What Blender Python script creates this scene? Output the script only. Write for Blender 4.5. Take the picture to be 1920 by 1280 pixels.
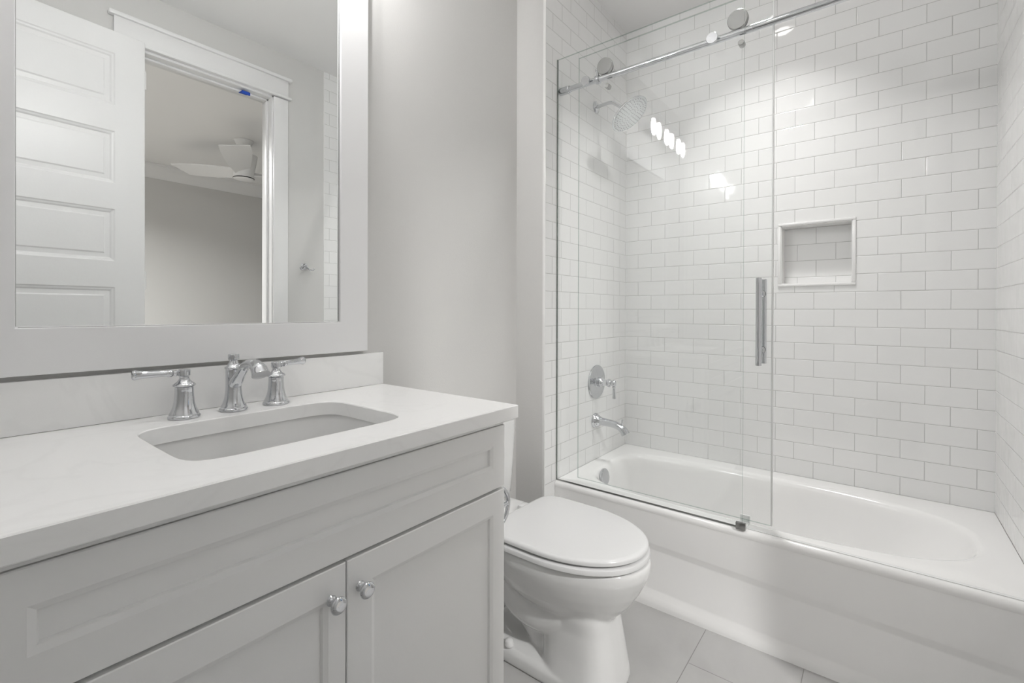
import bpy, bmesh, math, random
from math import sin, cos, pi, radians, sqrt, atan2
from mathutils import Vector, Matrix
random.seed(7)
for o in list(bpy.data.objects): bpy.data.objects.remove(o, do_unlink=True)
SC = bpy.context.scene
COL = SC.collection

# ---------------------------------------------------------------- camera
CAMP = Vector((0.0, -1.1598, 1.15))
yaw, pit, rol = radians(38.016), radians(-.1703), radians(-.1628)
fw = Vector((cos(yaw)*cos(pit), sin(yaw)*cos(pit), sin(pit)))
rg = Vector((sin(yaw), -cos(yaw), 0)); up = rg.cross(fw)
R_ = rg*cos(rol) - up*sin(rol); U_ = rg*sin(rol) + up*cos(rol)
cd = bpy.data.cameras.new('camera'); cam = bpy.data.objects.new('camera', cd); COL.objects.link(cam)
cd.sensor_width = 36; cd.lens = 883.02/1920*36; cd.shift_y = -54.16/1920; cd.clip_start = .02; cd.clip_end = 60
m3 = Matrix((R_, U_, -fw)).transposed()
cam.matrix_world = Matrix.Translation(CAMP) @ m3.to_4x4()
SC.camera = cam

# ---------------------------------------------------------------- world, exposure, lights
SC.view_settings.view_transform = 'Standard'; SC.view_settings.look = 'None'
SC.view_settings.gamma = 1; SC.view_settings.use_curve_mapping = False
SC.view_settings.exposure = 0.32
w = bpy.data.worlds.new('sky'); SC.world = w; w.use_nodes = True
wb = w.node_tree.nodes['Background']; wb.inputs[1].default_value = 1.0
_g = w.node_tree.nodes.new('ShaderNodeTexCoord'); _s = w.node_tree.nodes.new('ShaderNodeSeparateXYZ'); _r = w.node_tree.nodes.new('ShaderNodeValToRGB')
w.node_tree.links.new(_g.outputs['Generated'], _s.inputs[0]); w.node_tree.links.new(_s.outputs['Z'], _r.inputs[0]); w.node_tree.links.new(_r.outputs[0], wb.inputs[0])
_e = _r.color_ramp.elements; _e[0].position = .0; _e[0].color = (.012, .018, .02, 1); _e[1].position = .35; _e[1].color = (.22, .52, .95, 1)
_m = _e.new(.03); _m.color = (.03, .06, .09, 1); _m = _e.new(.05); _m.color = (.16, .42, .72, 1)
SC.cycles.transparent_max_bounces = 32; SC.cycles.max_bounces = 16; SC.cycles.diffuse_bounces = 8; SC.cycles.glossy_bounces = 6; SC.cycles.blur_glossy = 4
BULB = 240.0          # emission strength of the vanity bulbs
CAN_SHOWER = 4.4    # watts of the recessed light above the tub
FILL_ROOM = 0.9  # watts of the ceiling light added to brighten cabinet fronts and counter
FILL_BED = 74.0  # watts of the ceiling light added to brighten the bedroom

# ---------------------------------------------------------------- materials
def nodes(name):
    m = bpy.data.materials.new(name); m.use_nodes = True
    nt = m.node_tree; return m, nt, nt.nodes['Principled BSDF'], nt.links
def N(nt, t, **k):
    n = nt.nodes.new(t)
    for a, v in k.items(): setattr(n, a, v)
    return n
def plain(name, col, rough=.5, metal=0, bump=0, bscale=60, var=.0, vscale=3, coat=0, spec=.5):
    m, nt, b, L = nodes(name)
    b.inputs['Base Color'].default_value = (*col, 1); b.inputs['Roughness'].default_value = rough
    b.inputs['Metallic'].default_value = metal; b.inputs['Specular IOR Level'].default_value = spec
    if coat: b.inputs['Coat Weight'].default_value = coat; b.inputs['Coat Roughness'].default_value = .05
    tc = N(nt, 'ShaderNodeTexCoord')
    if bump:
        n = N(nt, 'ShaderNodeTexNoise'); n.inputs['Scale'].default_value = bscale; n.inputs['Detail'].default_value = 3
        L.new(tc.outputs['Object'], n.inputs['Vector'])
        bp = N(nt, 'ShaderNodeBump'); bp.inputs['Strength'].default_value = 1; bp.inputs['Distance'].default_value = bump
        L.new(n.outputs['Fac'], bp.inputs['Height']); L.new(bp.outputs['Normal'], b.inputs['Normal'])
    if var:
        n = N(nt, 'ShaderNodeTexNoise'); n.inputs['Scale'].default_value = vscale; n.inputs['Detail'].default_value = 4
        L.new(tc.outputs['Object'], n.inputs['Vector'])
        mx = N(nt, 'ShaderNodeMix', data_type='RGBA')
        mx.inputs[6].default_value = (*[c*(1-var) for c in col], 1); mx.inputs[7].default_value = (*[min(1, c*(1+var)) for c in col], 1)
        L.new(n.outputs['Fac'], mx.inputs[0]); L.new(mx.outputs[2], b.inputs['Base Color'])
    return m
M = {}
M['wall'] = plain('wall_paint', (.635, .63, .618), .55, bump=.0004, bscale=220, var=.012)
M['ceil'] = plain('ceiling_paint', (.86, .855, .85), .7, var=.01)
M['trim'] = plain('trim_paint', (.79, .79, .79), .32, bump=.0002, bscale=90, var=.01)
M['cab'] = plain('cabinet_lacquer', (.835, .835, .83), .33, bump=.00015, bscale=120, var=.012)
M['frame'] = plain('frame_lacquer', (.82, .82, .825), .3, var=.008)
M['china'] = plain('vitreous_china', (.72, .72, .715), .1, coat=.3, var=.006)
M['seat'] = plain('seat_plastic', (.67, .67, .67), .17, var=.006)
M['enamel'] = plain('tub_enamel', (.85, .845, .838), .13, coat=.1, var=.006)
M['chrome'] = plain('chrome', (.64, .65, .67), .045, metal=1, bump=.00003, bscale=20)
M['satin'] = plain('brushed_nickel', (.36, .36, .355), .25, metal=1, bump=.0001, bscale=300)
M['dark'] = plain('dark_gap', (.05, .045, .04), .8, var=.1)
M['rubber'] = plain('black_rubber', (.02, .02, .02), .5, var=.1)
M['tape'] = plain('blue_tape', (.005, .06, .42), .6, var=.05)
M['fan'] = plain('fan_plastic', (.80, .80, .80), .5, var=.006)
M['seal'] = plain('clear_vinyl', (.78, .785, .78), .25, var=.02)
M['floorwood'] = plain('bedroom_floor', (.38, .36, .33), .4, var=.08)

def tile_mat(name, axes, u0, v0):
    m, nt, b, L = nodes(name)
    tc = N(nt, 'ShaderNodeTexCoord'); sp = N(nt, 'ShaderNodeSeparateXYZ'); L.new(tc.outputs['Object'], sp.inputs[0])
    cb = N(nt, 'ShaderNodeCombineXYZ')
    a1 = N(nt, 'ShaderNodeMath', operation='SUBTRACT'); a1.inputs[1].default_value = u0
    a2 = N(nt, 'ShaderNodeMath', operation='SUBTRACT'); a2.inputs[1].default_value = v0
    L.new(sp.outputs[axes[0]], a1.inputs[0]); L.new(sp.outputs[axes[1]], a2.inputs[0])
    L.new(a1.outputs[0], cb.inputs[0]); L.new(a2.outputs[0], cb.inputs[1])
    def brick(ms, sm):
        br = N(nt, 'ShaderNodeTexBrick'); br.offset = .5; br.offset_frequency = 2; br.squash = 1
        br.inputs['Scale'].default_value = 1; br.inputs['Mortar Size'].default_value = ms; br.inputs['Mortar Smooth'].default_value = sm
        br.inputs['Brick Width'].default_value = .154; br.inputs['Row Height'].default_value = .0778
        br.inputs['Color1'].default_value = (0, 0, 0, 1); br.inputs['Color2'].default_value = (1, 1, 1, 1)
        br.inputs['Mortar'].default_value = (.5, .5, .5, 1)
        L.new(cb.outputs[0], br.inputs['Vector']); return br
    br = brick(.0011, .25); br2 = brick(.0032, 1.0)
    t = N(nt, 'ShaderNodeMix', data_type='RGBA'); t.inputs[6].default_value = (.82, .82, .815, 1); t.inputs[7].default_value = (.84, .84, .835, 1)
    L.new(br.outputs['Color'], t.inputs[0])
    g = N(nt, 'ShaderNodeMix', data_type='RGBA'); g.inputs[7].default_value = (.50, .495, .485, 1)
    L.new(t.outputs[2], g.inputs[6]); L.new(br.outputs['Fac'], g.inputs[0]); L.new(g.outputs[2], b.inputs['Base Color'])
    r = N(nt, 'ShaderNodeMapRange'); r.inputs[3].default_value = .055; r.inputs[4].default_value = .7
    L.new(br.outputs['Fac'], r.inputs[0]); L.new(r.outputs[0], b.inputs['Roughness'])
    # each tile sits at a very slightly different tilt
    ge = N(nt, 'ShaderNodeNewGeometry'); wn = N(nt, 'ShaderNodeTexWhiteNoise'); wn.noise_dimensions = '1D'
    L.new(br2.outputs['Color'], wn.inputs['W'])
    sb = N(nt, 'ShaderNodeVectorMath', operation='SUBTRACT'); sb.inputs[1].default_value = (.5, .5, .5); L.new(wn.outputs['Color'], sb.inputs[0])
    sc = N(nt, 'ShaderNodeVectorMath', operation='SCALE'); sc.inputs['Scale'].default_value = .014; L.new(sb.outputs[0], sc.inputs[0])
    ad = N(nt, 'ShaderNodeVectorMath', operation='ADD'); L.new(ge.outputs['Normal'], ad.inputs[0]); L.new(sc.outputs[0], ad.inputs[1])
    nz = N(nt, 'ShaderNodeTexNoise'); nz.inputs['Scale'].default_value = 14; nz.inputs['Detail'].default_value = 1
    L.new(tc.outputs['Object'], nz.inputs['Vector'])
    b0 = N(nt, 'ShaderNodeBump'); b0.inputs['Strength'].default_value = 1; b0.inputs['Distance'].default_value = .0009
    L.new(nz.outputs['Fac'], b0.inputs['Height']); L.new(ad.outputs[0], b0.inputs['Normal'])
    bp = N(nt, 'ShaderNodeBump'); bp.invert = True; bp.inputs['Strength'].default_value = .8; bp.inputs['Distance'].default_value = .0009
    L.new(br2.outputs['Fac'], bp.inputs['Height']); L.new(b0.outputs['Normal'], bp.inputs['Normal'])
    L.new(bp.outputs['Normal'], b.inputs['Normal'])
    return m
ZR = .384
M['tile_back'] = tile_mat('subway_tile_back', ('Y', 'Z'), -1.3049, ZR)
M['tile_left'] = tile_mat('subway_tile_left', ('X', 'Z'), 1.776-.077, ZR)
M['tile_right'] = tile_mat('subway_tile_right', ('X', 'Z'), 1.757-.077, ZR)

def floor_mat():
    m, nt, b, L = nodes('stone_floor_tile')
    tc = N(nt, 'ShaderNodeTexCoord'); sp = N(nt, 'ShaderNodeSeparateXYZ'); L.new(tc.outputs['Object'], sp.inputs[0])
    cb = N(nt, 'ShaderNodeCombineXYZ')
    a1 = N(nt, 'ShaderNodeMath', operation='SUBTRACT'); a1.inputs[1].default_value = 1.370
    a2 = N(nt, 'ShaderNodeMath', operation='SUBTRACT'); a2.inputs[1].default_value = -.971
    L.new(sp.outputs['X'], a1.inputs[0]); L.new(sp.outputs['Y'], a2.inputs[0])
    L.new(a1.outputs[0], cb.inputs[0]); L.new(a2.outputs[0], cb.inputs[1])
    br = N(nt, 'ShaderNodeTexBrick'); br.offset = .669; br.offset_frequency = 2
    for k, v in (('Scale', 1), ('Mortar Size', .0012), ('Mortar Smooth', .2), ('Brick Width', .607), ('Row Height', .3035)): br.inputs[k].default_value = v
    br.inputs['Color1'].default_value = (.42, .417, .41, 1); br.inputs['Color2'].default_value = (.45, .447, .44, 1); br.inputs['Mortar'].default_value = (.26, .255, .245, 1)
    L.new(cb.outputs[0], br.inputs['Vector'])
    nz = N(nt, 'ShaderNodeTexNoise'); nz.inputs['Scale'].default_value = 3.2; nz.inputs['Detail'].default_value = 6; nz.inputs['Distortion'].default_value = 1.2
    L.new(tc.outputs['Object'], nz.inputs['Vector'])
    rp = N(nt, 'ShaderNodeValToRGB'); rp.color_ramp.elements[0].position = .3; rp.color_ramp.elements[0].color = (.93, .925, .92, 1)
    rp.color_ramp.elements[1].position = .72; rp.color_ramp.elements[1].color = (1.05, 1.05, 1.05, 1); L.new(nz.outputs['Fac'], rp.inputs[0])
    mx = N(nt, 'ShaderNodeMix', data_type='RGBA', blend_type='MULTIPLY'); mx.inputs[0].default_value = 1
    L.new(br.outputs['Color'], mx.inputs[6]); L.new(rp.outputs[0], mx.inputs[7]); L.new(mx.outputs[2], b.inputs['Base Color'])
    b.inputs['Roughness'].default_value = .24
    bp = N(nt, 'ShaderNodeBump'); bp.invert = True; bp.inputs['Distance'].default_value = .0006
    L.new(br.outputs['Fac'], bp.inputs['Height']); L.new(bp.outputs['Normal'], b.inputs['Normal'])
    return m
M['floor'] = floor_mat()

def quartz():
    m, nt, b, L = nodes('white_quartz')
    tc = N(nt, 'ShaderNodeTexCoord')
    wv = N(nt, 'ShaderNodeTexNoise'); wv.inputs['Scale'].default_value = 2.6; wv.inputs['Detail'].default_value = 8; wv.inputs['Distortion'].default_value = 2.2
    L.new(tc.outputs['Object'], wv.inputs['Vector'])
    rp = N(nt, 'ShaderNodeValToRGB'); e = rp.color_ramp.elements
    e[0].position = .47; e[0].color = (.89, .89, .885, 1); e[1].position = .53; e[1].color = (.89, .89, .885, 1)
    n = e.new(.50); n.color = (.865, .865, .86, 1); L.new(wv.outputs['Fac'], rp.inputs[0])
    L.new(rp.outputs[0], b.inputs['Base Color']); b.inputs['Roughness'].default_value = .2
    return m
M['quartz'] = quartz()

def thin_glass(name, tint, ior=1.42):
    m, nt, b, L = nodes(name); nt.nodes.remove(b); out = nt.nodes['Material Output']
    tr = N(nt, 'ShaderNodeBsdfTransparent'); tr.inputs[0].default_value = (*tint, 1)
    gl = N(nt, 'ShaderNodeBsdfGlossy'); gl.inputs['Roughness'].default_value = 0.0
    # Schlick reflectance of an uncoated pane, the same from either side of each face
    ge = N(nt, 'ShaderNodeNewGeometry'); dt = N(nt, 'ShaderNodeVectorMath', operation='DOT_PRODUCT'); L.new(ge.outputs['Incoming'], dt.inputs[0]); L.new(ge.outputs['Normal'], dt.inputs[1])
    ab = N(nt, 'ShaderNodeMath', operation='ABSOLUTE'); L.new(dt.outputs['Value'], ab.inputs[0])
    om = N(nt, 'ShaderNodeMath', operation='SUBTRACT'); om.inputs[0].default_value = 1; L.new(ab.outputs[0], om.inputs[1])
    pw = N(nt, 'ShaderNodeMath', operation='POWER'); pw.inputs[1].default_value = 5; L.new(om.outputs[0], pw.inputs[0])
    fr = N(nt, 'ShaderNodeMapRange'); f0 = ((ior-1)/(ior+1))**2; fr.inputs[3].default_value = f0; fr.inputs[4].default_value = 1; L.new(pw.outputs[0], fr.inputs[0])
    mx = N(nt, 'ShaderNodeMixShader'); L.new(fr.outputs[0], mx.inputs[0]); L.new(tr.outputs[0], mx.inputs[1]); L.new(gl.outputs[0], mx.inputs[2])
    L.new(mx.outputs[0], out.inputs[0]); return m
M['glass'] = thin_glass('clear_glass', (.997, 1, .999))
M['glass_edge'] = thin_glass('glass_edge', (.62, .70, .67))
M['shade'] = thin_glass('clear_shade_glass', (.98, .98, .98))
def mirror():
    m, nt, b, L = nodes('silvered_mirror'); b.inputs['Metallic'].default_value = 1; b.inputs['Roughness'].default_value = 0
    b.inputs['Base Color'].default_value = (.90, .915, .91, 1); return m
M['mirror'] = mirror()
def emit(name, col, s):
    m, nt, b, L = nodes(name); b.inputs['Base Color'].default_value = (.8, .8, .8, 1)
    b.inputs['Emission Color'].default_value = (*col, 1); b.inputs['Emission Strength'].default_value = s; return m
M['bulb'] = emit('bulb_glow', (1, .992, .985), BULB)
M['lens'] = emit('downlight_lens', (1, .97, .93), 12)

# ---------------------------------------------------------------- mesh helpers
def link(name, bm, mat, parent=None, sharp=35, smooth=True):
    bmesh.ops.recalc_face_normals(bm, faces=bm.faces)
    if smooth:
        for f in bm.faces: f.smooth = True
        for e in bm.edges:
            if len(e.link_faces) == 2:
                try: a = e.calc_face_angle()
                except ValueError: a = 0
                e.smooth = a < radians(sharp)
    me = bpy.data.meshes.new(name); bm.to_mesh(me); bm.free()
    for x in (mat if isinstance(mat, (list, tuple)) else [mat]): me.materials.append(x)
    o = bpy.data.objects.new(name, me); COL.objects.link(o)
    if parent: o.parent = parent
    return o
def setp(o, label=None, cat=None, group=None, kind=None):
    if label: o['label'] = label
    if cat: o['category'] = cat
    if group: o['group'] = group
    if kind: o['kind'] = kind
    return o
def empty(name, loc, label, cat, group=None, rz=0):
    o = bpy.data.objects.new(name, None); COL.objects.link(o); o.location = loc; o.rotation_euler = (0, 0, rz); o.empty_display_size = .05
    return setp(o, label, cat, group)
def merge(dst, src, mat=None, mi=None):
    if mat is not None: bmesh.ops.transform(src, matrix=mat, verts=src.verts)
    vm = {}
    for v in src.verts: vm[v] = dst.verts.new(v.co)
    for f in src.faces:
        nf = dst.faces.new([vm[v] for v in f.verts]); nf.material_index = f.material_index if mi is None else mi
    src.free(); return dst
def box(bm, x0, x1, y0, y1, z0, z1, bev=0, seg=2, mi=0, mat=None):
    s = bmesh.new(); bmesh.ops.create_cube(s, size=1)
    for v in s.verts: v.co = Vector(((x0+x1)/2+v.co.x*(x1-x0), (y0+y1)/2+v.co.y*(y1-y0), (z0+z1)/2+v.co.z*(z1-z0)))
    if bev: bmesh.ops.bevel(s, geom=list(s.edges), offset=bev, segments=seg, affect='EDGES', profile=.5)
    merge(bm, s, mat, mi); return bm
def BOX(*a, **k): return box(bmesh.new(), *a, **k)
def rings(bm, rs, cap0=True, cap1=True, closed=True, mi=0):
    V = [[bm.verts.new(p) for p in r] for r in rs]; n = len(V[0])
    for a, b in zip(V, V[1:]):
        for i in range(n if closed else n-1):
            j = (i+1) % n; f = bm.faces.new((a[i], a[j], b[j], b[i])); f.material_index = mi
    if cap0: bm.faces.new(V[0][::-1]).material_index = mi
    if cap1: bm.faces.new(V[-1]).material_index = mi
    return bm
def refine(prof, n=4):
    P = [Vector((r, z, 0)) for r, z in prof]; m = len(P)
    if m < 5: return prof
    def corner(i):
        if i <= 0 or i >= m-1: return True
        a, b = P[i]-P[i-1], P[i+1]-P[i]
        if a.length < 1e-7 or b.length < 1e-7: return True
        return a.angle(b) > radians(38)
    cs = [corner(i) for i in range(m)]; out = []
    for i in range(m-1):
        p1, p2 = P[i], P[i+1]; p0 = p1*2-p2 if cs[i] else P[i-1]; p3 = p2*2-p1 if cs[i+1] else P[i+2]
        L_ = (p2-p1).length   # scale the end tangents to this segment to avoid overshoot
        m1 = (p2-p0).normalized()*L_; m2 = (p3-p1).normalized()*L_
        for k in range(n):
            t = k/n; h = [2*t**3-3*t*t+1, t**3-2*t*t+t, -2*t**3+3*t*t, t**3-t*t]
            v = p1*h[0]+m1*h[1]+p2*h[2]+m2*h[3]; out.append((max(v.x, .0001), v.y))
    out.append(prof[-1]); return out
def lathe(bm, prof, seg=40, mat=None, mi=0, cap=True):
    if seg >= 24: prof = refine(prof)
    s = bmesh.new(); rs = [[Vector((r*cos(2*pi*i/seg), r*sin(2*pi*i/seg), z)) for i in range(seg)] for r, z in prof]
    rings(s, rs, cap and prof[0][0] > 1e-5, cap and prof[-1][0] > 1e-5)
    merge(bm, s, mat, mi); return bm
def smoothpath(pts, n=8):
    P = [Vector(p) for p in pts]; out = []
    for i in range(len(P)-1):
        p0 = P[max(i-1, 0)]; p1 = P[i]; p2 = P[i+1]; p3 = P[min(i+2, len(P)-1)]
        for k in range(n):
            t = k/n; out.append(.5*((2*p1)+(p2-p0)*t+(2*p0-5*p1+4*p2-p3)*t*t+(3*p1-p0-3*p2+p3)*t**3))
    out.append(P[-1]); return out
def interp(vals, n):
    out = []
    for i in range(len(vals)-1):
        for k in range(n): t = k/n; t = t*t*(3-2*t); out.append(vals[i]*(1-t)+vals[i+1]*t)
    out.append(vals[-1]); return out
def tube(bm, pts, rad, seg=16, sy=None, mi=0, cap=True):
    P = [Vector(p) for p in pts]; n = len(P)
    if not isinstance(rad, (list, tuple)): rad = [rad]*n
    if sy is None: sy = [1]*n
    T = [(P[min(i+1, n-1)]-P[max(i-1, 0)]).normalized() for i in range(n)]
    a = Vector((0, 0, 1)) if abs(T[0].z) < .9 else Vector((1, 0, 0)); u = (a-T[0]*a.dot(T[0])).normalized(); rs = []
    for i in range(n):
        u = (u-T[i]*u.dot(T[i])).normalized(); v = T[i].cross(u)
        rs.append([P[i]+(u*cos(2*pi*k/seg)*sy[i]+v*sin(2*pi*k/seg))*rad[i] for k in range(seg)])
    rings(bm, rs, cap, cap, mi=mi); return bm
def ori(loc, axis):   # matrix taking local z to axis
    q = Vector((0, 0, 1)).rotation_difference(Vector(axis)); return Matrix.Translation(Vector(loc)) @ q.to_matrix().to_4x4()
def se(cx, cy, a, b, n, N_=64, z=0, nf=None):   # superellipse ring
    out = []
    for i in range(N_):
        t = 2*pi*i/N_; c, s = cos(t), sin(t); e = 2/(n if nf is None else nf(t))
        out.append(Vector((cx+a*math.copysign(abs(c)**e, c), cy+b*math.copysign(abs(s)**e, s), z)))
    return out
def shaker(bm, x0, x1, z0, z1, yf, t, recs, prof, ch=.002, mi=0):
    """panel facing -y: front at yf, thickness t towards +y; recs share columns; prof = [(inset, depth)]"""
    X = [x0+ch, recs[0][0], recs[0][1], x1-ch]; Z = [z0+ch]
    for r in recs: Z += [r[2], r[3]]
    Z.append(z1-ch)
    V = {}
    def v(x, y, z):
        k = (round(x, 5), round(y, 5), round(z, 5))
        if k not in V: V[k] = bm.verts.new((x, y, z))
        return V[k]
    for j in range(len(Z)-1):
        for i in range(3):
            if i == 1 and j % 2 == 1: continue
            bm.faces.new((v(X[i], yf, Z[j]), v(X[i+1], yf, Z[j]), v(X[i+1], yf, Z[j+1]), v(X[i], yf, Z[j+1])))
    for r in recs:
        pr = [(0, 0)]+prof; last = None
        for ins, d in pr:
            q = [v(r[0]+ins, yf+d, r[2]+ins), v(r[1]-ins, yf+d, r[2]+ins), v(r[1]-ins, yf+d, r[3]-ins), v(r[0]+ins, yf+d, r[3]-ins)]
            if last:
                for k in range(4): bm.faces.new((last[k], last[(k+1) % 4], q[(k+1) % 4], q[k]))
            last = q
        bm.faces.new(last)
    # outer chamfer, sides, back
    zl = Z; outer = [v(x, yf, zl[0]) for x in X]+[v(X[3], yf, z) for z in zl[1:]]+[v(x, yf, zl[-1]) for x in X[2::-1]]+[v(X[0], yf, z) for z in zl[-2:0:-1]]
    def ex(p, y): 
        xx = x0 if abs(p.x-X[0]) < 1e-6 else (x1 if abs(p.x-X[3]) < 1e-6 else p.x); zz = z0 if abs(p.z-Z[0]) < 1e-6 else (z1 if abs(p.z-Z[-1]) < 1e-6 else p.z)
        return bm.verts.new((xx, y, zz))
    r1 = [ex(p.co, yf+ch) for p in outer]; r2 = [ex(p.co, yf+t) for p in outer]; n = len(outer)
    for a, b in ((outer, r1), (r1, r2)):
        for k in range(n): bm.faces.new((a[k], a[(k+1) % n], b[(k+1) % n], b[k]))
    bm.faces.new(r2[::-1]); return bm
def struct(name, bm, mat, sharp=35, parent=None):
    o = link(name, bm, mat, parent, sharp)
    if not parent: o['kind'] = 'structure'
    return o

CEIL = 2.755; YV = .156; YO = -1.508; XT = 1.7155; XB = 2.555; XL = -.42
# ---------------------------------------------------------------- room shell
struct('floor', BOX(XL-.1, XB+.1, YO-.06, YV+.1, -.12, 0), M['floor'])
struct('ceiling', BOX(XL-.1, XB+.2, YO-.12, YV+.2, CEIL, CEIL+.1), M['ceil'])
struct('wall_vanity', BOX(XL-.1, XT, YV, YV+.12, -.02, CEIL), M['wall'])
struct('wall_plumbing', BOX(XT, XB+.2, .009, YV+.12, -.02, CEIL), M['wall'])
struct('wall_left', BOX(XL-.1, XL, YO-.12, YV, -.02, CEIL), M['wall'])
struct('wall_shower_left', BOX(XT+.004, XB+.01, 0, .009, .0, CEIL), M['tile_left'])
bm = bmesh.new()   # back wall with the niche hole
NY0, NY1, NZ0, NZ1 = -1.0625, -.787, 1.282, 1.556
for a in ((YO-.12, NY0, 0, CEIL), (NY1, .0, 0, CEIL), (NY0, NY1, 0, NZ0), (NY0, NY1, NZ1, CEIL)): box(bm, XB, XB+.1, a[0], a[1], a[2], a[3])
box(bm, XB+.088, XB+.1, NY0, NY1, NZ0, NZ1)
struct('wall_shower_back', bm, M['tile_back'])
bm = bmesh.new(); q = .0125; d = .007   # white pencil frame and liner of the niche
for a in ((NY0-q, NY1+q, NZ1, NZ1+q), (NY0-q, NY1+q, NZ0-q, NZ0), (NY0-q, NY0, NZ0, NZ1), (NY1, NY1+q, NZ0, NZ1)):
    box(bm, XB-d, XB+.03, a[0], a[1], a[2], a[3], bev=.003)
for a in ((NY0, NY0+.003, NZ0, NZ1), (NY1-.003, NY1, NZ0, NZ1), (NY0, NY1, NZ0, NZ0+.003), (NY0, NY1, NZ1-.003, NZ1)): box(bm, XB, XB+.088, *a)
struct('trim_1', bm, M['enamel'])
struct('trim_2', BOX(XT-.0005, XT+.005, -.002, .012, 0, CEIL, bev=.0015), M['enamel'])   # tile edge strip by the toilet
struct('trim_3', BOX(XT-.0005, XT+.005, YO-.004, YO+.003, 0, CEIL, bev=.0015), M['enamel'])
struct('wall_shower_right', BOX(XT+.004, XB+.01, YO-.009, YO, 0, CEIL), M['tile_right'])
DX0, DX1, DZ = .705, 1.372, 2.458; JW = .018
bm = bmesh.new(); YW = YO-.009 if False else YO
box(bm, XL-.1, DX0-JW, YO-.12, YO, -.02, CEIL); box(bm, DX1+JW, XT+.004, YO-.12, YO, -.02, CEIL); box(bm, DX0-JW, DX1+JW, YO-.12, YO, DZ+JW, CEIL)
box(bm, XT+.004, XB+.1, YO-.12, YO-.009, -.02, CEIL)
struct('wall_door', bm, M['wall'])
# door frame: jambs, stops, casing, craftsman head
bm = bmesh.new(); YJ0, YJ1 = YO-.125, YO+.003
box(bm, DX0-JW, DX0, YJ0, YJ1, 0, DZ+JW, bev=.001); box(bm, DX1, DX1+JW, YJ0, YJ1, 0, DZ+JW, bev=.001); box(bm, DX0-JW, DX1+JW, YJ0, YJ1, DZ, DZ+JW, bev=.001)
box(bm, DX0, DX0+.011, YO-.085, YO-.045, 0, DZ, bev=.002); box(bm, DX1-.011, DX1, YO-.085, YO-.045, 0, DZ, bev=.002); box(bm, DX0, DX1, YO-.085, YO-.045, DZ-.011, DZ, bev=.002)
cw = .088
for s, x in ((-1, DX0-.006), (1, DX1+.006)):
    a, b = sorted((x, x+s*cw)); box(bm, a, b, YO, YO+.018, 0, DZ+.008, bev=.002)
    box(bm, a, b, YO-.14, YO-.12, 0, DZ+.008, bev=.002)
box(bm, DX0-.006-cw-.018, DX1+.006+cw+.018, YO, YO+.032, DZ+.012, DZ+.028, bev=.005)
box(bm, DX0-.006-cw, DX1+.006+cw, YO, YO+.021, DZ+.028, DZ+.125, bev=.001)
box(bm, DX0-.006-cw-.02, DX1+.006+cw+.02, YO, YO+.034, DZ+.125, DZ+.145, bev=.004)
box(bm, DX0-.006-cw, DX1+.006+cw, YO-.14, YO-.12, DZ+.008, DZ+.13, bev=.002)
struct('trim_4', bm, M['trim'])
def baseboard(name, segs):
    bm = bmesh.new()
    for s in segs: box(bm, *s, bev=.003)
    struct(name, bm, M['trim'])
baseboard('baseboard_vanity', [(.965, XT, YV-.016, YV, 0, .13)])
baseboard('baseboard_return', [(XT-.016, XT, .012, YV-.016, 0, .13)])
baseboard('baseboard_door', [(XL, DX0-.006-cw, YO, YO+.016, 0, .13), (DX1+.006+cw, XT, YO, YO+.016, 0, .13)])
baseboard('baseboard_left', [(XL, XL+.016, YO+.016, YV, 0, .13)])

# bedroom beyond the door
BX0, BX1, BY = -1.3, 4.4, -4.9; CB = CEIL
struct('floor_bedroom', BOX(BX0, BX1, BY, YO-.06, -.12, -.001), M['floorwood'])
struct('ceiling_bedroom', BOX(BX0, BX1, BY-.1, YO-.12, CB, CB+.1), M['ceil'])
WX0, WX1, WZ0, WZ1 = 3.02, 4.0, .12, 2.15
bm = bmesh.new()
for a in ((BX0, WX0, -.1, CB), (WX1, BX1, -.1, CB), (WX0, WX1, -.1, WZ0), (WX0, WX1, WZ1, CB)): box(bm, a[0], a[1], BY-.14, BY, a[2], a[3])
struct('wall_bedroom_far', bm, M['wall'])
struct('wall_bedroom_left', BOX(BX0-.1, BX0, BY-.1, YO-.12, -.1, CB), M['wall'])
struct('wall_bedroom_right', BOX(BX1, BX1+.1, BY-.1, YO-.12, -.1, CB), M['wall'])
struct('wall_bedroom_near', box(BOX(BX0, XL-.1, YO-.12, YO-.02, -.1, CB), XB+.1, BX1, YO-.12, YO-.02, -.1, CB), M['wall'])
# crown moulding profile swept along the far, left and right walls
def crown(name, p0, p1, nrm):
    prof = [(0, .145), (.012, .145), (.016, .128), (.030, .112), (.052, .075), (.078, .045), (.092, .034), (.096, .022), (.112, .018), (.112, 0), (0, 0)]
    bm = bmesh.new(); nv = Vector((nrm[0], nrm[1], 0))
    rs = [[Vector((p[0], p[1], CB-.0005))+nv*a-Vector((0, 0, b)) for a, b in prof] for p in (p0, p1)]
    rings(bm, rs); struct(name, bm, M['trim'])
crown('trim_5', (BX0, BY), (BX1, BY), (0, 1)); crown('trim_6', (BX1, BY), (BX1, YO-.12), (-1, 0)); crown('trim_7', (BX0, BY), (BX0, YO-.12), (1, 0))
win = BOX(WX0-.07, WX1+.07, BY, BY+.02, WZ1, WZ1+.09, bev=.002)
for a in ((WX0-.07, WX0, WZ0, WZ1), (WX1, WX1+.07, WZ0, WZ1), (WX0-.09, WX1+.09, WZ0-.03, WZ0)): box(win, a[0], a[1], BY-.04 if a[2] == WZ0 else BY, BY+.03, a[2], a[3], bev=.002)
zc = (WZ0+WZ1)/2
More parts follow.
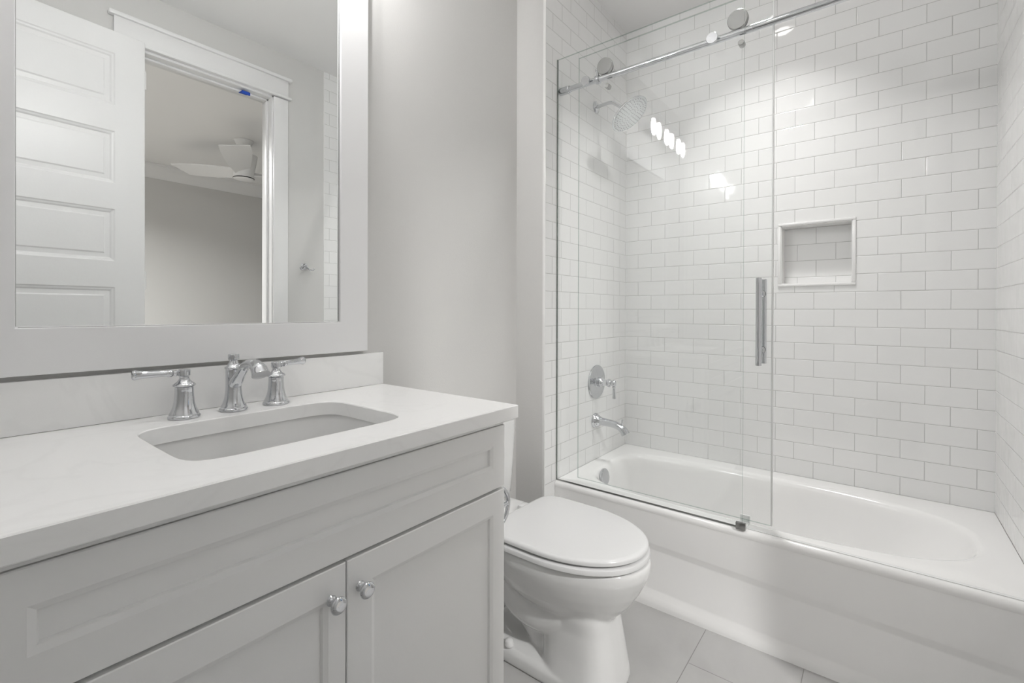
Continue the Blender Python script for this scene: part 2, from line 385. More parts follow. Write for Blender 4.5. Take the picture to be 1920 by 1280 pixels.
for a in ((WX0, WX1, zc-.025, zc+.025), (WX0, WX0+.04, WZ0, WZ1), (WX1-.04, WX1, WZ0, WZ1), (WX0, WX1, WZ0, WZ0+.05), (WX0, WX1, WZ1-.04, WZ1)): box(win, a[0], a[1], BY-.09, BY-.05, a[2], a[3], bev=.002)
wo = struct('window_1', win, M['trim'])
link('pane', BOX(WX0+.03, WX1-.03, BY-.072, BY-.068, WZ0+.03, WZ1-.03), M['glass'], wo)
ld = bpy.data.lights.new('window_daylight', 'AREA'); ld.shape = 'RECTANGLE'; ld.size = WX1-WX0; ld.size_y = WZ1-WZ0; ld.cycles.is_portal = True
lo = bpy.data.objects.new('window_daylight', ld); COL.objects.link(lo); lo.location = ((WX0+WX1)/2, BY-.15, zc); lo.rotation_euler = (radians(90), 0, pi)
# ceiling lights: the tub one is real, vanity and bedroom ones are added fill
def can(name, x, y, watts, label, r=.055, ceil=CEIL, spread=150):
    t = empty(name, (x, y, ceil), label, 'ceiling light')
    bm = bmesh.new(); lathe(bm, [(r, -.001), (r, -.006), (r+.012, -.008), (r+.026, -.004), (r+.028, 0), (r+.002, 0)], 40, cap=False)
    link('trim_ring', bm, M['trim'], t)
    bm = bmesh.new(); lathe(bm, [(0.0001, -.004), (r, -.004), (r, -.001), (0.0001, -.001)], 40); link('lens', bm, M['lens'], t)
    l = bpy.data.lights.new(name+'_glow', 'AREA'); l.shape = 'DISK'; l.size = 2*r; l.energy = watts; l.color = (1, .99, .98); l.spread = radians(spread)
    o = bpy.data.objects.new(name+'_glow', l); COL.objects.link(o); o.parent = t; o.location = (0, 0, -.012)
can('recessed_or_fill_light', 2.05, -.72, CAN_SHOWER, 'round white recessed ceiling light above the bathtub', spread=100)
can('recessed_or_fill_light', .80, -.72, FILL_ROOM, 'round white recessed fill light added in front of the vanity', spread=110)
can('recessed_or_fill_light', .4, -3.0, FILL_BED, 'round white recessed fill light added in the bedroom beyond the door', r=.09)

# ---------------------------------------------------------------- open door
door = empty('door_1', (.722, -1.468, 0), None, None, rz=radians(-2.9)); door['kind'] = 'structure'
W = .71; DT = .035; recs = [(-W+.118, -.118, 2.376-.372*k-.2485, 2.376-.372*k) for k in range(5, -1, -1)]
bm = bmesh.new(); shaker(bm, -W, 0, .012, 2.482, 0, DT, recs, [(.005, .004), (.012, .006), (.018, .011), (.036, .009), (.042, .005)], ch=.002)
for v in bm.verts: v.co.y = -v.co.y+DT-.012
link('slab', bm, M['trim'], door, sharp=14)
for z in (.25, 1.3, 2.3):
    bm = bmesh.new(); lathe(bm, [(.006, -.045), (.006, .045)], 16, Matrix.Translation((.006, .0, z))); box(bm, -.001, .002, -.008, .02, z-.045, z+.045); link('hinge', bm, M['trim'], door)
bm = bmesh.new(); lathe(bm, [(.03, 0), (.032, .004), (.026, .008), (.011, .012), (.011, .03), (.024, .036), (.028, .048), (.022, .058), (.0001, .06)], 32, ori((-W+.06, DT-.012, .95), (0, 1, 0)))
link('door_knob', bm, M['chrome'], door)
bm = BOX(1.207, 1.252, -1.569, -1.523, DZ-.0125, DZ-.0113); box(bm, 1.207, 1.252, -1.527, -1.519, DZ-.028, DZ-.0113)
setp(link('masking_tape', bm, M['tape']), 'strip of bright blue masking tape stuck under the door head jamb', 'tape')

# ---------------------------------------------------------------- vanity
VX0, VX1, VY = .0325, .9427, -.40
van = empty('vanity_cabinet', ((VX0+VX1)/2, -.1, 0), 'light grey painted vanity cabinet with shaker doors under the white countertop', 'cabinet')
def pk(name, bm, mat, parent, sharp=35):   # geometry written in world coordinates, child of an empty at t
    o = link(name, bm, mat, parent, sharp); o.matrix_parent_inverse = Matrix.Translation(-Vector(parent_world(parent))); return o
def parent_world(p):
    v = Vector(p.location) if p.matrix_parent_inverse == Matrix.Identity(4) else Vector((0, 0, 0))
    return v
def child(name, bm, mat, t, base, sharp=35):   # shift world-space geometry to the parent's frame
    bmesh.ops.translate(bm, verts=bm.verts, vec=-Vector(base)); return link(name, bm, mat, t, sharp)
VB = van.location.copy()
bm = BOX(VX0, VX0+.018, VY+.022, YV-.002, .0, .868); box(bm, VX1-.018, VX1, VY+.022, YV-.002, 0, .868)
box(bm, VX0+.018, VX1-.018, YV-.02, YV-.002, .1, .868); box(bm, VX0+.018, VX1-.018, VY+.03, YV-.02, .1, .118)
box(bm, VX0, VX1, VY+.0215, VY+.04, .845, .868); box(bm, VX0+.018, VX1-.018, VY+.0215, VY+.04, .68, .72); box(bm, VX0+.018, VX1-.018, VY+.08, VY+.095, 0, .1)
box(bm, VX0+.018, VX0+.04, VY+.0215, VY+.04, .1, .85); box(bm, VX1-.04, VX1-.018, VY+.0215, VY+.04, .1, .85)
box(bm, VX0+.001, VX1-.001, VY+.003, VY+.0215, .8602, .8668, bev=.001)
child('body', bm, M['cab'], van, VB)
bm = bmesh.new(); shaker(bm, VX0, VX1, .7025, .859, VY, .02, [(.0815, .8980, .7555, .8135)], [(.0085, .0035), (.0105, .009)], ch=.0015)
child('drawer_front', bm, M['cab'], van, VB, 20)
def knob(bm, x, z, y=VY):
    lathe(bm, [(.0085, 0), (.0095, .0015), (.008, .004), (.0085, .0055), (.006, .0075), (.005, .012), (.006, .016), (.0125, .019), (.0148, .0225), (.0152, .025), (.0135, .0275), (.009, .0292), (.0001, .0297)], 40, ori((x, y, z), (0, -1, 0)))
    return bm
for k, (a, b, r0, r1, kx) in enumerate(((VX0, .4863, .0815, .4520, .4572), (.4890, VX1, .5411, .8985, .5150))):
    bm = bmesh.new(); shaker(bm, a, b, .105, .6955, VY, .02, [(r0, r1, .158, .6415)], [(.0085, .0035), (.0105, .009)], ch=.0015)
    d = child('door', bm, M['cab'], van, VB, 20)
    o = child('knob', knob(bmesh.new(), kx, .6395), M['chrome'], d, VB)
# toe recess shadow board is part of the body; countertop with sink cut-out
CT = .909; CX0, CX1, CY0 = .0095, .9665, -.4255
SX, SY, SA, SB = .485, -.152, .2165, .162
def sinkring(a, b, z, n=7, cx=SX, cy=SY, N_=96): return se(cx, cy, a, b, n, N_, z)
def rectring(x0, x1, y0, y1, z, N_=96, cx=SX, cy=SY):
    out = []
    for i in range(N_):
        t = 2*pi*i/N_; c, s = cos(t), sin(t); k = 1/max(abs(c), abs(s)); u, v = c*k, s*k
        out.append(Vector((cx+(x1-cx)*u if u > 0 else cx+(cx-x0)*u, cy+(y1-cy)*v if v > 0 else cy+(cy-y0)*v, z)))
    return out
bm = bmesh.new(); e = .002
rs = [sinkring(SA, SB, CT-.034), sinkring(SA, SB, CT-e), sinkring(SA+e, SB+e, CT), rectring(CX0+e, CX1-e, CY0+e, YV-.001, CT), rectring(CX0, CX1, CY0, YV-.001, CT-e), rectring(CX0, CX1, CY0, YV-.001, CT-.034+e), rectring(CX0+e, CX1-e, CY0+e, YV-.001, CT-.034), sinkring(SA, SB, CT-.034)]
rings(bm, rs, False, False); bmesh.ops.remove_doubles(bm, verts=bm.verts, dist=1e-5)
ct = setp(link('countertop', bm, M['quartz'], None, 30), 'white quartz countertop with square front edge on the grey vanity', 'countertop')
setp(link('backsplash', BOX(CX0, CX1, .136, YV-.0005, CT+.0005, 1.0125, bev=.0015), M['quartz']), 'low white quartz backsplash strip between countertop and mirror', 'backsplash')
# undermount sink
bm = bmesh.new(); z0 = CT-.0345
rs = [sinkring(SA+.03, SB+.03, z0), sinkring(SA+.006, SB+.006, z0), sinkring(SA+.003, SB+.003, z0-.006), sinkring(SA-.004, SB-.004, z0-.05, 6), sinkring(SA-.014, SB-.012, z0-.11, 5.5), sinkring(SA-.026, SB-.022, z0-.132, 5), sinkring(SA-.055, SB-.05, z0-.146, 4), sinkring(.06, .05, z0-.152, 2.5), sinkring(.024, .024, z0-.153, 2),
      sinkring(.024, .024, z0-.168, 2), sinkring(.08, .07, z0-.162, 3), sinkring(SA-.04, SB-.035, z0-.152, 4.5), sinkring(SA-.004, SB-.003, z0-.115, 5.5), sinkring(SA+.008, SB+.008, z0-.05, 6), sinkring(SA+.012, SB+.012, z0-.012), sinkring(SA+.03, SB+.03, z0-.01)]
rings(bm, rs, False, False)
for i in range(96):
    pass
sk = empty('sink', (SX, SY, z0), 'white rectangular undermount sink basin set into the countertop', 'sink')
child('basin', bm, M['china'], sk, sk.location)
bm = bmesh.new(); lathe(bm, [(.0235, -.166), (.0235, -.1535), (.031, -.1525), (.031, -.1505), (.024, -.1495), (.02, -.152), (.0001, -.1505)], 32); link('drain', bm, M['chrome'], sk)
# faucet: spout and two lever handles
FX, FY = .4828, .072
f = empty('faucet', (FX, FY, CT), 'chrome three-piece widespread faucet with two lever handles behind the sink', 'faucet')
bm = bmesh.new(); lathe(bm, [(.0295, .0005), (.0305, .003), (.0295, .006), (.0275, .008), (.0275, .0105), (.0245, .016), (.0215, .024), (.0192, .034), (.0178, .046), (.0172, .06), (.0172, .099), (.0185, .1005), (.0192, .1025), (.0182, .105), (.0135, .109), (.0105, .114), (.0085, .119)], 48); link('body', bm, M['chrome'], f)
bm = bmesh.new(); lathe(bm, [(.0085, .118), (.0095, .121), (.0118, .1235), (.012, .133), (.0112, .1355), (.0001, .1365)], 40); link('finial', bm, M['chrome'], f)
bm = bmesh.new()
pp = smoothpath([(0, .004, .058), (0, -.016, .072), (0, -.042, .094), (0, -.066, .112), (0, -.094, .119), (0, -.120, .1165), (0, -.137, .107), (0, -.1445, .097)], 8)
rr = interp([.0155, .0145, .0115, .0112, .0122, .0145, .0178, .0192], 8); tube(bm, pp, rr, 28, [1-.12*math.sin(i/len(pp)*pi) for i in range(len(pp))]); link('spout', bm, M['chrome'], f)
def lever_handle(x, ang, label):
    h = bpy.data.objects.new('handle', None); COL.objects.link(h); h.parent = f; h.location = (x-FX, 0, 0); h['label'] = label
    bm = bmesh.new(); lathe(bm, [(.0305, .0005), (.0315, .003), (.0305, .006), (.0285, .008), (.0285, .010), (.0255, .016), (.0225, .024), (.0202, .034), (.0188, .046), (.018, .058), (.0178, .069), (.017, .070)], 48); link('base', bm, M['chrome'], h)
    bm = bmesh.new(); lathe(bm, [(.017, .0705), (.0215, .0715), (.0225, .0735), (.0205, .0765), (.0145, .081), (.0105, .0865), (.0095, .091), (.0105, .0935), (.0118, .095), (.0118, .106), (.0108, .1085), (.0001, .109)], 48); link('hub', bm, M['chrome'], h)
    bm = bmesh.new(); prof = [(.004, .008), (.0058, .0125), (.0075, .0155), (.0058, .0185), (.0052, .020), (.0078, .023), (.0082, .026), (.0078, .029), (.0062, .034), (.0072, .06), (.0088, .078), (.0105, .086), (.011, .0885), (.0095, .0915), (.005, .0932), (.0001, .0935)]
    lathe(bm, prof, 28, ori((0, 0, .1005), (cos(ang), sin(ang), .03))); link('lever', bm, M['chrome'], h)
lever_handle(.3802, pi-.14, 'chrome faucet handle left of the spout, lever pointing left')
lever_handle(.5845, .30, 'chrome faucet handle right of the spout, lever pointing right')
# ---------------------------------------------------------------- mirror
FX0, FX1, FZ0, FZ1 = .0262, .9035, 1.0228, 2.243
mr = empty('framed_mirror', (.465, YV, FZ0), 'rectangular wall mirror in a wide flat white frame above the vanity', 'mirror')
bm = bmesh.new(); IX0, IX1, IZ0, IZ1 = .1234, .8071, 1.115, 2.148
for a in ((FX0, FX1, FZ0, IZ0), (FX0, FX1, IZ1, FZ1), (FX0, IX0, IZ0, IZ1), (IX1, FX1, IZ0, IZ1)): pass
def framering(i, y):
    return [Vector((FX0+i[0], y, FZ0+i[0])), Vector((FX1-i[0], y, FZ0+i[0])), Vector((FX1-i[0], y, FZ1-i[0])), Vector((FX0+i[0], y, FZ1-i[0]))]
def inring(i, y): return [Vector((IX0-i, y, IZ0-i)), Vector((IX1+i, y, IZ0-i)), Vector((IX1+i, y, IZ1+i)), Vector((IX0-i, y, IZ1+i))]
rs = [framering([0], YV-.001), framering([0], .1335), framering([.0015], .132), inring(.0012, .132), inring(0, .1332), inring(0, .141), inring(-.002, .1425), inring(-.002, YV-.001), framering([0], YV-.001)]
rings(bm, rs, False, False); bmesh.ops.remove_doubles(bm, verts=bm.verts, dist=1e-6); child('frame', bm, M['frame'], mr, mr.location, 20)
child('mirror_glass', BOX(IX0-.001, IX1+.001, .1425, .147, IZ0-.001, IZ1+.001), M['mirror'], mr, mr.location)
bm = bmesh.new()
box(bm, IX0, IX0+.0016, .1405, .1425, IZ0+.003, IZ1); box(bm, IX1-.0016, IX1, .1405, .1425, IZ0+.003, IZ1); box(bm, IX0+.004, IX1-.004, .1405, .1425, IZ0, IZ0+.0012)
child('mirror_edge', bm, M['satin'], mr, mr.location)
# ---------------------------------------------------------------- vanity light
vl = empty('vanity_light', (.465, YV, 2.30), 'three-bulb chrome wall light with clear glass shades above the mirror', 'wall light')
bm = bmesh.new(); lathe(bm, [(.062, .0005), (.063, .004), (.060, .014), (.054, .018), (.0001, .018)], 48, ori((0, 0, .145), (0, -1, 0))); link('backplate', bm, M['chrome'], vl)
bm = BOX(-.305, .305, -.181, -.159, .139, .152, bev=.003); tube(bm, [(0, -.016, .145), (0, -.162, .145)], .009, 20); link('bar', bm, M['chrome'], vl)
for dx in (-.235, 0, .235):
    bm = bmesh.new(); lathe(bm, [(.010, .140), (.010, .128), (.022, .125), (.024, .118), (.0235, .092), (.0205, .088), (.013, .088), (.0125, .080)], 32, Matrix.Translation((dx, -.170, 0))); link('socket', bm, M['chrome'], vl)
    bm = bmesh.new(); lathe(bm, [(.0245, .112), (.046, .106), (.051, .094), (.051, -.062), (.0495, -.062), (.0495, .093), (.045, .104), (.0245, .110)], 40, Matrix.Translation((dx, -.170, 0)), cap=False); link('shade', bm, M['shade'], vl)
    bm = bmesh.new(); lathe(bm, [(.010, .082), (.0105, .070), (.0125, .058), (.0142, .040), (.0142, .024), (.012, .006), (.0075, -.010), (.003, -.019), (.0001, -.021)], 24, Matrix.Translation((dx, -.170, 0))); link('bulb', bm, M['bulb'], vl)
# ---------------------------------------------------------------- toilet paper holder on the vanity side
tp = empty('toilet_paper_holder', (VX1, -.335, .61), 'chrome curved toilet paper holder on the side of the vanity', 'holder')
bm = bmesh.new(); lathe(bm, [(.0225, .0005), (.0235, .003), (.021, .007), (.011, .010), (.008, .014), (.007, .05), (.007, .082)], 32, ori((0, 0, 0), (1, 0, 0))); link('post', bm, M['chrome'], tp)
bm = bmesh.new(); P = smoothpath([(.064, 0, .050), (.078, 0, .044), (.092, 0, .025), (.097, 0, 0), (.092, 0, -.025), (.078, 0, -.044), (.064, 0, -.050)], 6); tube(bm, P, interp([.005, .0055, .006, .0065, .006, .0055, .005], 6), 16)
tube(bm, [(.08, 0, 0), (.097, 0, 0)], .006, 12); link('bow', bm, M['chrome'], tp)

# ---------------------------------------------------------------- toilet
TX = 1.330
T = empty('toilet', (TX, -.3, 0), 'white two-piece elongated toilet between the vanity and the bathtub', 'toilet')
def egg(yb, yt, hw, z, N_=72, nb=2.6, nt_=2.05, ymax=.42):
    """outline in x-y: back (towards wall) at yb, tip at yt (towards -y)"""
    out = []; yc = yb+(yt-yb)*ymax
    for i in range(N_):
        t = 2*pi*i/N_; c, s = cos(t), sin(t); e = 2/(nb if s > 0 else nt_)
        x = hw*math.copysign(abs(c)**e, c); y = (yb-yc)*abs(s)**e if s > 0 else (yt-yc)*abs(s)**e
        out.append(Vector((TX+x, yc+y, z)))
    return out
bm = bmesh.new()
R = [egg(-.085, -.624, .188, .402), egg(-.083, -.628, .192, .392), egg(-.083, -.627, .192, .37), egg(-.09, -.617, .186, .345), egg(-.10, -.600, .172, .31), egg(-.12, -.575, .150, .27), egg(-.16, -.545, .122, .235), egg(-.22, -.520, .10, .21), egg(-.26, -.50, .085, .19)]
rings(bm, R)
# front pedestal
def ped(z, cx, cy, a, b, n=3.2): return se(cx, cy, a, b, n, 48, z)
rings(bm, [ped(.30, TX, -.40, .085, .09), ped(.25, TX, -.405, .100, .105), ped(.215, TX, -.41, .104, .110), ped(.18, TX, -.412, .1025, .112), ped(.10, TX, -.418, .112, .118), ped(.03, TX, -.424, .124, .122), ped(.0, TX, -.426, .128, .124)])
# rear deck under the tank, trapway and foot
box(bm, TX-.175, TX+.175, -.13, .125, .345, .402, bev=.02, seg=3)
rings(bm, [se(TX, -.06, .165, .17, 3, 48, .36), se(TX, -.07, .14, .16, 3, 48, .30), se(TX, -.09, .10, .15, 3, 48, .25)])
for s in (-1, 1):
    tube(bm, smoothpath([(TX+s*.045, -.38, .20), (TX+s*.055, -.30, .175), (TX+s*.06, -.22, .19), (TX+s*.055, -.14, .25), (TX+s*.05, -.05, .31)], 6), .062, 20)
tube(bm, smoothpath([(TX, -.33, .05), (TX, -.25, .13), (TX, -.17, .175), (TX, -.08, .17), (TX, -.01, .10), (TX, .02, .02)], 6), .078, 24)
rings(bm, [se(TX, -.20, .128, .345, 4.5, 72, .0), se(TX, -.20, .130, .347, 4.5, 72, .012), se(TX, -.20, .128, .345, 4.5, 72, .035), se(TX, -.20, .118, .335, 4.5, 72, .048), se(TX, -.20, .09, .31, 4, 72, .055)])
bo = child('bowl', bm, M['china'], T, T.location)
md = bo.modifiers.new('fuse', 'REMESH'); md.mode = 'VOXEL'; md.voxel_size = .0045; md.use_smooth_shade = True
sm = bo.modifiers.new('soften', 'SMOOTH'); sm.factor = .7; sm.iterations = 9
def lid_layer(name, z0, z1, grow, mat, tiptop=.006, back=-.142, tip=-.618, hw=.196):
    bm = bmesh.new(); r = []
    for dz, g in ((0, -tiptop*.6), (.003, 0), ((z1-z0)*.55, 0), (z1-z0-.004, -.002), (z1-z0-.001, -.007), (z1-z0, -.015)):
        r.append(egg(back+g+grow*0, tip-grow-g, hw+grow+g, z0+dz, 96, 7, 2.1))
    for fr, dz in ((.75, .0008), (.45, .0012), (.15, .0014)):
        r.append([Vector((TX+(p.x-TX)*fr, -.36+(p.y+.36)*fr, z1+dz)) for p in r[5]])
    rings(bm, r); return child(name, bm, mat, T, T.location)
lid_layer('seat', .4065, .4255, .004, M['seat'])
lid_layer('lid', .4308, .4485, -.001, M['seat'])
for s in (-1, 1):
    child('hinge', BOX(TX+s*.075-.022, TX+s*.075+.022, -.142, -.105, .402, .435, bev=.006), M['seat'], T, T.location)
    child('bumper', BOX(TX+s*.10-.012, TX+s*.10+.012, -.57, -.54, .4015, .4075, bev=.002), M['seat'], T, T.location)
child('bumper', BOX(TX-.115, TX-.095, -.525, -.51, .425, .4295, bev=.001), M['seat'], T, T.location)
def rrect(cx, cy, a, b, r, z, k=10):
    out = []
    for qx, qy, a0 in ((1, 1, 0), (-1, 1, pi/2), (-1, -1, pi), (1, -1, 3*pi/2)):
        for i in range(k+1): t = a0+pi/2*i/k; out.append(Vector((cx+qx*(a-r)+r*cos(t), cy+qy*(b-r)+r*sin(t), z)))
    return out
ty = .0655
def tk(a, b, r, z): return rrect(TX-.006, ty+(.078-b)*.5, a, b, r, z)
bm = bmesh.new(); rings(bm, [tk(.150, .045, .035, .4025), tk(.178, .062, .045, .412), tk(.1865, .070, .05, .43), tk(.1915, .073, .052, .50), tk(.1965, .0755, .052, .60), tk(.201, .078, .052, .715), tk(.199, .076, .05, .719)])
child('tank', bm, M['china'], T, T.location)
bm = bmesh.new(); rings(bm, [tk(.199, .077, .05, .7195), tk(.203, .0795, .052, .723), tk(.203, .0795, .052, .742), tk(.199, .0765, .05, .751), tk(.185, .065, .045, .754)])
child('tank_lid', bm, M['china'], T, T.location)
bm = bmesh.new(); lathe(bm, [(.013, 0), (.013, .006), (.006, .01)], 20, ori((TX-.14, -.0135, .66), (0, -1, 0))); tube(bm, [(TX-.14, -.024, .66), (TX-.10, -.028, .656), (TX-.075, -.028, .652)], [.005, .0045, .006], 12)
child('flush_lever', bm, M['chrome'], T, T.location)
for s in (-1, 1):
    bm = bmesh.new(); lathe(bm, [(.016, 0), (.016, .006), (.013, .016), (.006, .021), (.0001, .022)], 24, Matrix.Translation((TX+s*.112, -.200, .0505))); child('bolt_cap', bm, M['china'], T, T.location)

# ---------------------------------------------------------------- bathtub
tb = empty('bathtub', (2.18, -.755, 0), 'white alcove bathtub with sloping apron below the glass doors', 'bathtub')
ZT = .385; N_ = 160; BCX, BCY = 2.19, -.745; TX0, TX1, TY0, TY1 = 1.80, XB-.001, YO+.001, -.001
def bring(x0, x1, y0, y1, z, nl=4.5, nr=2.7, nx=3.2):
    """basin ring; y1 = drain end, y0 = sloped end"""
    out = []
    for i in range(N_):
        t = 2*pi*i/N_; c, s = cos(t), sin(t); n = nl if s > 0 else nr; e = 2/n
        x = math.copysign(abs(c)**e, c); y = math.copysign(abs(s)**e, s)
        out.append(Vector((BCX+(x1-BCX)*x if x > 0 else BCX+(BCX-x0)*x, BCY+(y1-BCY)*y if y > 0 else BCY+(BCY-y0)*y, z)))
    return out
def trect(ins, z, front=0): return rectring(TX0+ins+front, TX1, TY0, TY1, z, N_, BCX, BCY)
bx0, bx1, by0, by1 = 1.876, 2.462, -1.425, -.075
rs = [trect(.004, ZT-.034), trect(0, ZT-.022), trect(.0015, ZT-.012), trect(.006, ZT-.0045), trect(.014, ZT)]
def bb(i, z, il=None, ir=None, **k):
    il = i if il is None else il; ir = i if ir is None else ir
    return bring(bx0+i, bx1-i, by0+ir, by1-il, z, **k)
rs += [bb(-.012, ZT), bb(-.003, ZT-.001), bb(.006, ZT-.005), bb(.013, ZT-.012), bb(.019, ZT-.024), bb(.026, ZT-.06, .026, .045), bb(.036, ZT-.14, .036, .11), bb(.05, ZT-.22, .05, .18), bb(.066, ZT-.275, .07, .235), bb(.09, ZT-.305, .10, .29), bb(.13, ZT-.318, .15, .35), bb(.20, ZT-.323, .25, .50), bb(.262, ZT-.326, .6, .62)]
bm = bmesh.new(); rings(bm, rs, False, True); child('basin', bm, M['enamel'], tb, tb.location, 50)
bm = bmesh.new(); ny = 60
def lerp(a, b, t): return a+(b-a)*t
cols = []
for i in range(ny+1):
    y = lerp(TY0, TY1, i/ny); u = -y
    arch = .5-.5*cos(2*pi*min(max((u-.02)/1.47, 0), 1))
    zb = .246-.030*u-.0; zf = .072-.026*min(u, 1.2)-.002*arch
    pts = [(ZT-.030, 1.8022), (ZT-.045, 1.8035), (zb+.006, 1.804), (zb, 1.8045), (zb-.020, 1.8105), (zb-.026, 1.8105), (.5*(zb+zf), 1.8045), (zf+.006, 1.7965), (zf, 1.795), (zf-.020, 1.786), (zf-.036, 1.7785), (zf-.042, 1.7775), (.0, 1.7765)]
    cols.append([Vector((x, y, z)) for z, x in pts])
rings(bm, cols, False, False, closed=False)
child('apron', bm, M['enamel'], tb, tb.location, 60)
bm = bmesh.new(); lathe(bm, [(.036, 0), (.0385, .003), (.0385, .011), (.036, .0135), (.0001, .0145)], 48, ori((2.066, -.1085, .352), (0, -1, .18))); child('overflow_plate', bm, M['chrome'], tb, tb.location)
bm = bmesh.new(); lathe(bm, [(.034, 0), (.034, .003), (.024, .006), (.0001, .010)], 32, Matrix.Translation((2.18, -.30, .064))); child('drain', bm, M['chrome'], tb, tb.location)

# ---------------------------------------------------------------- shower door
ZG = .3875
def glass_panel(name, x0, x1, y0, y1, z0, z1, parent, base):
    bm = BOX(x0, x1, y0, y1, z0, z1)
    for f_ in bm.faces:
        n = f_.normal; bmesh.ops.recalc_face_normals(bm, faces=bm.faces); break
    for f_ in bm.faces:
        f_.normal_update(); f_.material_index = 0 if abs(f_.normal.x) > .5 else 1
    return child(name, bm, [M['glass'], M['glass_edge']], parent, base)
XR, ZRAIL = 1.837, 2.153
A = empty('fixed_glass_panel', (1.815, -.39, ZG), 'clear fixed glass shower panel by the shower head wall, nearer the room', 'glass panel')
glass_panel('pane', 1.811, 1.819, -.779, -.0025, ZG, 2.290, A, A.location)
for y in (-.148, -.672):
    bm = bmesh.new(); lathe(bm, [(.0195, 0), (.0205, .002), (.0205, .008), (.0195, .0095), (.0001, .0095)], 40, ori((1.8108, y, ZRAIL-.004), (-1, 0, 0)))
    for s in (-1, 1): lathe(bm, [(.0014, 0), (.0014, .0004), (.0001, .0005)], 10, ori((1.8013, y+s*.008, ZRAIL-.004+s*.008), (-1, 0, 0)))
    lathe(bm, [(.009, 0), (.009, .0045)], 20, ori((1.8192, y, ZRAIL-.004), (1, 0, 0))); child('standoff', bm, M['chrome'], A, A.location)
bm = BOX(1.8095, 1.8108, -.779, -.003, ZG-.002, ZG+.004); box(bm, 1.8095, 1.8192, -.0025, -.0005, ZG, 2.29); child('seal', bm, M['satin'], A, A.location)
rail = empty('shower_rail', (XR, -.755, ZRAIL), 'round chrome rail running across above the bathtub, carrying the sliding glass', 'rail')
bm = bmesh.new(); tube(bm, [(XR, -.012, ZRAIL), (XR, YO+.012, ZRAIL)], .0125, 40); child('bar', bm, M['chrome'], rail, rail.location)
for y, s in ((-.0005, -1), (YO+.0005, 1)):
    bm = bmesh.new(); lathe(bm, [(.0168, 0), (.0172, .002), (.0172, .034), (.0168, .046), (.0155, .049), (.0155, .054), (.0128, .055)], 40, ori((XR, y, ZRAIL), (0, s, 0))); child('wall_bracket', bm, M['chrome'], rail, rail.location)
bm = bmesh.new(); lathe(bm, [(.0128, -.009), (.0175, -.0085), (.0185, -.006), (.0185, .006), (.0175, .0085), (.0128, .009)], 32, ori((XR, -.192, ZRAIL), (0, 1, 0))); lathe(bm, [(.0055, 0), (.005, .022), (.007, .024), (.0075, .030), (.006, .033), (.0001, .034)], 20, ori((XR, -.192, ZRAIL+.015), (0, .15, 1))); child('stopper', bm, M['chrome'], rail, rail.location)
bm = bmesh.new(); lathe(bm, [(.0127, -.002), (.0131, -.001), (.0131, .001), (.0127, .002)], 32, ori((XR, -.80, ZRAIL), (0, 1, 0))); child('refraction_ring', bm, M['chrome'], rail, rail.location)  # thin ring added to stand for the refraction step at the glass edge
XG = 1.858
S = empty('sliding_shower_door', (XG, -.48, ZG), 'clear sliding glass shower door with long chrome bar handle, hung on two rollers', 'shower door')
glass_panel('pane', XG, XG+.008, -.8600, -.0850, ZG+.012, 2.290, S, S.location)
bm = BOX(XG-.001, XG+.009, -.8655, -.8605, ZG+.012, 2.29, bev=.001); child('seal', bm, M['seal'], S, S.location)
for y in (-.226, -.752):
    bm = bmesh.new(); zc_ = ZRAIL+.0125+.0352-.008; lathe(bm, [(.0335, 0), (.035, .0015), (.035, .015), (.0335, .0165), (.0001, .0165)], 48, ori((XR+.0085, y, zc_+.008), (-1, 0, 0)))
    r_ = child('roller', bm, M['satin'], S, S.location)
    bm = bmesh.new(); lathe(bm, [(.030, 0), (.030, .0085)], 40, ori((XG-.0005, y, zc_+.008), (-1, 0, 0))); lathe(bm, [(.015, 0), (.014, .006), (.0001, .007)], 24, ori((XG+.0085, y, zc_+.008), (1, 0, 0))); child('roller_hub', bm, M['rubber'], r_, S.location)
    bm = bmesh.new(); lathe(bm, [(.0085, 0), (.0105, .003), (.0105, .026), (.009, .029), (.0001, .029)], 28, ori((XG-.0005, y-.012, ZRAIL-.040), (-1, 0, 0))); child('anti_jump_pin', bm, M['satin'], S, S.location)
for k, x in enumerate((XG-.042, XG+.050)):
    bm = bmesh.new(); z0_, z1_ = .963, 1.268
    lathe(bm, [(.0085, 0), (.0095, .001), (.0095, z1_-z0_-.001), (.0085, z1_-z0_)], 32, Matrix.Translation((x, -.8275, z0_))); h_ = child('handle', bm, M['chrome'], S, S.location)
    bm = bmesh.new()
    for z in (1.016, 1.214):
        if k == 0: lathe(bm, [(.008, 0), (.008, .024), (.0135, .0285), (.0135, .0335)], 28, ori((x+.008, -.8275, z), (1, 0, 0)))
        else: lathe(bm, [(.008, 0), (.008, .028), (.0135, .0325), (.0135, .0335)], 28, ori((x-.008, -.8275, z), (-1, 0, 0)))
    child('handle_post', bm, M['chrome'], h_, S.location)
Q = empty('threshold_strip', (1.822, -1.15, .385), 'thin clear sill strip lying on the tub rim right of the chrome guide block', 'strip')
child('strip', BOX(1.8165, 1.829, -1.506, -.7945, .3851, .3878, bev=.0008), M['seal'], Q, Q.location)
G = empty('door_guide', (1.84, -.775, .3855), 'small chrome guide block on the tub rim holding the glass bottom corner', 'guide')
bm = BOX(1.797, 1.809, -.792, -.760, .3845, .4085, bev=.001); child('block', bm, M['satin'], G, G.location)
bm = BOX(1.822, 1.855, -.792, -.760, .3852, .392, bev=.001); box(bm, 1.868, 1.876, -.792, -.760, .3852, .412, bev=.001); box(bm, 1.855, 1.868, -.792, -.760, .3852, .3885); box(bm, 1.809, 1.822, -.792, -.7795, .3852, .3872); child('channel', bm, M['seal'], G, G.location)
